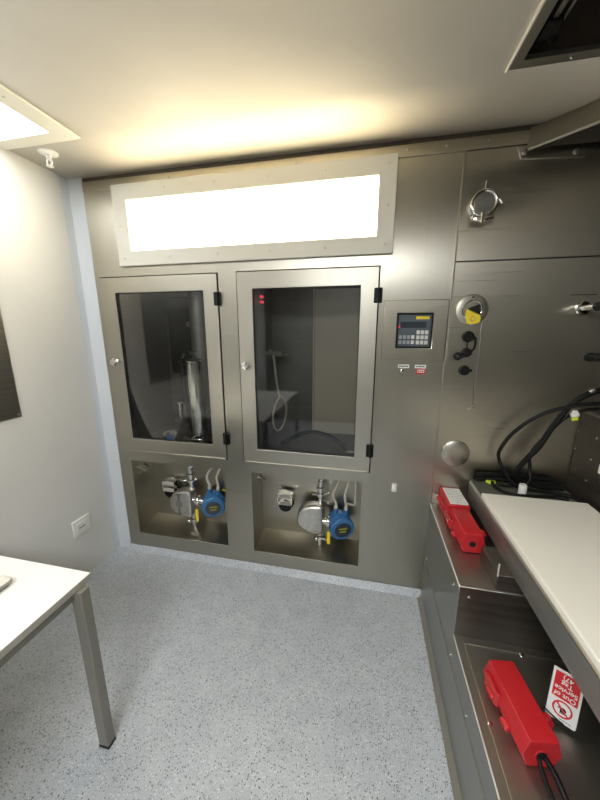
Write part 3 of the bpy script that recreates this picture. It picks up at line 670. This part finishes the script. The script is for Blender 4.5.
# ------------------------------------------------------------------ red lockout boxes
def lockout(T, label, rear, cables):
    """clam-shell plug lockout; local y runs along the box, front face at y=0, z=0 on the surface"""
    loc = T @ Vector((0, .1, 0))
    t = thing('lockout_box', loc, label, 'lockout box', 'red plug lockout boxes')
    hexp = [(-.036, .0), (.036, .0), (.053, .044), (.038, .093), (-.038, .093), (-.053, .044)]
    L_ = .21
    b = MB(T)
    b.loft([[(p[0]*s, y, .045+(p[1]-.045)*s) for p in hexp] for s, y in ((.95, 0), (1, .006), (1, L_), (.97, L_+.004))])
    sh = b.build('shell', 'red', t, .002)
    MB(T).lathe([(.013, -.0005), (.013, .0018)], (0, .0002, .043), (0, -1, 0), 22).build('cable_hole', 'ink', sh)
    MB(T).torus((0, .001, .043), (0, 1, 0), .017, .003, n=28, m=8).build('collar', 'red', sh)
    b = MB(T).box(-.0515, .004, .0425, -.0475, L_, .0465).box(.0475, .004, .0425, .0515, L_, .0465).box(-.036, .003, .0885, -.032, L_, .0915)
    b.build('seam', 'red', sh, .001)
    for y in (.055, .135):
        MB(T).cyl((-.057, y, .036), (-.057, y+.030, .036), .009, n=18).box(-.058, y+.002, .030, -.045, y+.028, .046).build('hinge', 'red', t, .003)
    b = MB(T).box(.046, .07, .036, .078, .10, .052).cyl((.066, .085, .030), (.066, .085, .058), .011, n=16)
    b.build('hasp', 'red', t, .002)
    MB(T).prism([(-.058, .13), (-.058, .19), (-.048, .2), (-.048, .12)], .02, .07, 'z').build('ear', 'red', t, .002)
    if rear:
        b = MB(T).box(-.050, L_+.001, .0, .050, L_+.186, .101).box(-.054, L_+.020, .04, .054, L_+.18, .05)
        rs = b.build('rear_shell', 'red', t, .004)
        for y in (.05, .14):
            MB(T).cyl((-.060, L_+y, .05), (-.060, L_+y+.022, .05), .008, n=16).box(-.060, L_+y+.002, .044, -.048, L_+y+.020, .056).build('hinge', 'red', t, .003)
        lab = MB(T).box(-.038, L_+.012, .1008, .046, L_+.178, .1018).build('label', 'paper', rs)
        q = MB(T)
        for r_ in range(8):
            y = L_+.165-.019*r_; x = -.030
            while x < .036:
                w = random.uniform(.005, .016); q.box(x, y-.004, .1017, min(x+w, .040), y, .1021); x += w+.004
        q.build('lettering', 'greyink', lab)
    return t
lockout(Matrix.Translation((2.110, -.397, ZU+.002)) @ Matrix.Rotation(math.radians(1.0), 4, 'Z'), 'red plug lockout box with white printed label on the upper bench step', True, False)
TL = Matrix.Translation((2.140, -.965, ZL+.004)) @ Matrix.Rotation(math.radians(7.5), 4, 'Z')
lockout(TL, 'red plug lockout box without label on the lower bench step', False, True)
a = TL @ Vector((0, 0, .043))
for (dx, pts) in ((.0, [(.006,0,0), (.016, -.03, -.004), (.03, -.09, -.026), (.06, -.22, -.033), (.10, -.45, -.034), (.16, -.8, -.034)]), (.022, [(-.009, .0, -.003), (-.010, -.03, -.015), (.0, -.09, -.033), (.015, -.20, -.036), (.04, -.45, -.036), (.05, -.8, -.036)])):
    tag(MB().tube([a+Vector(p)+Vector((0, -.004, 0)) for p in pts], .007 if dx == 0 else .0055).build('power_cable', 'rubber'),
        'thick black cable leaving the front hole of the lower red box' if dx == 0 else 'thin black cable trailing left of the thick one from the lower red box', 'cable')

# ------------------------------------------------------------------ out of service tag, standing upside down against the red box
Lc = Vector((2.216, -.827, ZL+.018)); wv = Vector((.060, -.038, 0)).normalized(); uv = Vector((.10, .25, .97)).normalized()
nv = wv.cross(uv).normalized()
uv = nv.cross(wv).normalized()
TW, TH = .072, .150
o_ = Lc + wv*TW + uv*TH              # the tag's own upper-left corner seen upside down
TT = Matrix(((-wv.x, -uv.x, nv.x, 0), (-wv.y, -uv.y, nv.y, 0), (-wv.z, -uv.z, nv.z, 0), (0, 0, 0, 1)))
TT = Matrix.Translation(Lc + wv*TW) @ TT          # local: x to the tag's right, y up its length (pointing down in the world), z towards the viewer
# local frame: x in 0..TW, y in -TH..0 (y = 0 is the lower edge in the world, which is the tag's own top)
t = thing('warning_tag', Lc, 'white and red out of service tag standing upside down against the lower red box', 'tag')
c_ = .004
card = MB(TT).prism([(c_, 0), (TW-c_, 0), (TW, -c_), (TW, -TH), (0, -TH), (0, -c_)], -.0008, .0008, 'z').build('card', 'paper', t)
MB(TT).prism([(.006, -.066), (TW-.006, -.066), (TW-.006, -TH+.008), (.006, -TH+.008)], .0008, .0013, 'z').build('red_field', 'redtag', t)
text('lettering', 'Out of\nService\nTag\n47)', .0185, TT @ Matrix.Translation((TW/2, -.1035, .0014)), 'paper', t)
b = MB(TT).torus((TW/2, -.038, .0012), (0, 0, 1), .0215, .0024, n=36, m=6)
q = .0152; b.prism([(TW/2-q-.0015, -.038+q-.0015), (TW/2-q+.0015, -.038+q+.0015), (TW/2+q+.0015, -.038-q+.0015), (TW/2+q-.0015, -.038-q-.0015)], .0010, .0020, 'z')
b.build('prohibition_ring', 'redtag', t)
b = MB(TT).lathe([(.0075, 0), (.0075, .0006)], (TW/2-.002, -.036, .0008), (0, 0, 1), 18)
for k in range(4): b.box(TW/2-.0085+.0035*k, -.034, .0008, TW/2-.006+.0035*k, -.0255+.001*(k % 2), .0014)
b.box(TW/2+.003, -.041, .0008, TW/2+.011, -.038, .0014)
b.build('hand_symbol', 'ink', t)
b = MB(TT)
for k in range(4): b.box(.012+.007*k, -.0095, .0008, .0175+.007*k, -.0065, .0011)
b.build('small_print', 'greyink', t)
MB().tube([Lc+uv*.014-wv*.004+nv*.003, Lc+wv*.020+uv*.006+nv*.004, Lc+wv*.045-uv*.0+nv*.003], .0022).build('cable_tie', 'rubber', t)

# ------------------------------------------------------------------ white table on the left
t = thing('table', (.32, -1.6, 0), 'white topped table on grey square legs beside the left wall', 'table')
TX0, TX1, TY0, TY1, TZ = -.08, .720, -2.4, -.942, .730
tt = MB().box(TX0, TY0, TZ-.026, TX1, TY1, TZ-.002).build('edge_band', 'tableedge', t, .002)
MB().box(TX0, TY0, TZ-.003, TX1, TY1, TZ).build('top', 'tabletop', t, .001)
MB().box(TX1-.035, TY0+.06, TZ-.058, TX1-.010, TY1-.06, TZ-.026).box(TX0+.02, TY1-.055, TZ-.07, TX1-.04, TY1-.03, TZ-.026).box(TX0+.02, TY0+.06, TZ-.07, TX1-.04, TY0+.085, TZ-.026).build('frame', 'leg', t, .002)
for x in (.697, TX0+.02):
    for y in (-1.004, TY0+.03):
        x0_ = x; l = MB().box(x0_, y, .012, x0_+.042, y+.034, TZ-.026).build('leg', 'leg', t, .002)
        MB().box(x0_-.001, y-.001, 0, x0_+.043, y+.035, .014).build('foot', 'black', l, .002)
t = thing('flat_tray', (.40, -1.2, TZ), 'thin grey metal tray with rounded corner lying on the white table', 'tray')
def rr(x0, y0, x1, y1, r, n=6):
    out = []
    for cx, cy, a0 in ((x1-r, y1-r, 0), (x0+r, y1-r, PI/2), (x0+r, y0+r, PI), (x1-r, y0+r, 1.5*PI)):
        for i in range(n+1):
            a = a0+PI/2*i/n; out.append((cx+r*math.cos(a), cy+r*math.sin(a)))
    return out
MB().prism(rr(.19, -1.40, .515, -1.035, .012), TZ+.012, TZ+.0195, 'z').build('rim', 'steel_front', t, .001)
MB().prism(rr(.192, -1.398, .513, -1.037, .012), TZ+.0194, TZ+.022, 'z').build('plate', 'lampframe', t, .001)
for x, y in ((.23, -1.09), (.47, -1.09), (.23, -1.36), (.47, -1.36)): MB().cyl((x, y, TZ), (x, y, TZ+.013), .012).build('foot', 'rubber', t)

# ------------------------------------------------------------------ left wall things
t = thing('wall_socket', (XL, -.27, .30), 'white double socket plate low on the left wall', 'socket')
MB().box(XL, -.335, .298, XL+.010, -.215, .405).build('plate', 'white', t, .004)
MB().box(XL+.009, -.310, .318, XL+.013, -.245, .382).build('insert', 'white', t, .001)
MB().box(XL+.0125, -.298, .342, XL+.0138, -.256, .350).build('slot', 'greyink', t)
t = thing('steel_sheet', (XL, -.85, 1.124), 'dark steel sheet screwed flat to the left wall above the table', 'panel')
MB().box(XL+.0005, -1.30, 1.124, XL+.006, -.489, 1.95).build('sheet', 'steel_dark', t, .001)
for y, z in ((-.505, 1.140), (-.505, 1.93), (-1.28, 1.140)): MB().lathe([(.006, 0), (.006, .002), (.002, .004)], (XL+.006, y, z), (1, 0, 0), 12).build('screw', 'chrome', t)

# ------------------------------------------------------------------ camera
f_px, yaw, pitch, roll = 312.0, -.2106, -.2194, -.0008
cy, sy = math.cos(yaw), math.sin(yaw)
r = Vector((cy, -sy, 0)); f0 = Vector((sy, cy, 0)); u0 = Vector((0, 0, 1))
F = f0*math.cos(pitch)+u0*math.sin(pitch); U = -f0*math.sin(pitch)+u0*math.cos(pitch)
R2 = r*math.cos(roll)+U*math.sin(roll); U2 = -r*math.sin(roll)+U*math.cos(roll)
cam = bpy.data.cameras.new('camera'); co = bpy.data.objects.new('camera', cam); col.objects.link(co)
cam.sensor_fit = 'VERTICAL'; cam.sensor_height = 24; cam.sensor_width = 18; cam.lens = f_px*24/800; cam.clip_start = .01
co.matrix_world = Matrix(((R2.x, U2.x, -F.x, 1.6303), (R2.y, U2.y, -F.y, -1.7), (R2.z, U2.z, -F.z, 1.5531), (0, 0, 0, 1)))
sc.camera = co

# ------------------------------------------------------------------ world and view
w = bpy.data.worlds.new('World'); sc.world = w; w.use_nodes = True
w.node_tree.nodes['Background'].inputs[0].default_value = (.5, .5, .5, 1); w.node_tree.nodes['Background'].inputs[1].default_value = .02
sc.view_settings.view_transform = 'Standard'; sc.view_settings.look = 'None'; sc.view_settings.gamma = 1; sc.view_settings.use_curve_mapping = False
sc.view_settings.exposure = 0.52
sc.cycles.use_denoising = True
sc.cycles.max_bounces = 10; sc.cycles.diffuse_bounces = 5; sc.cycles.glossy_bounces = 6; sc.cycles.transparent_max_bounces = 12
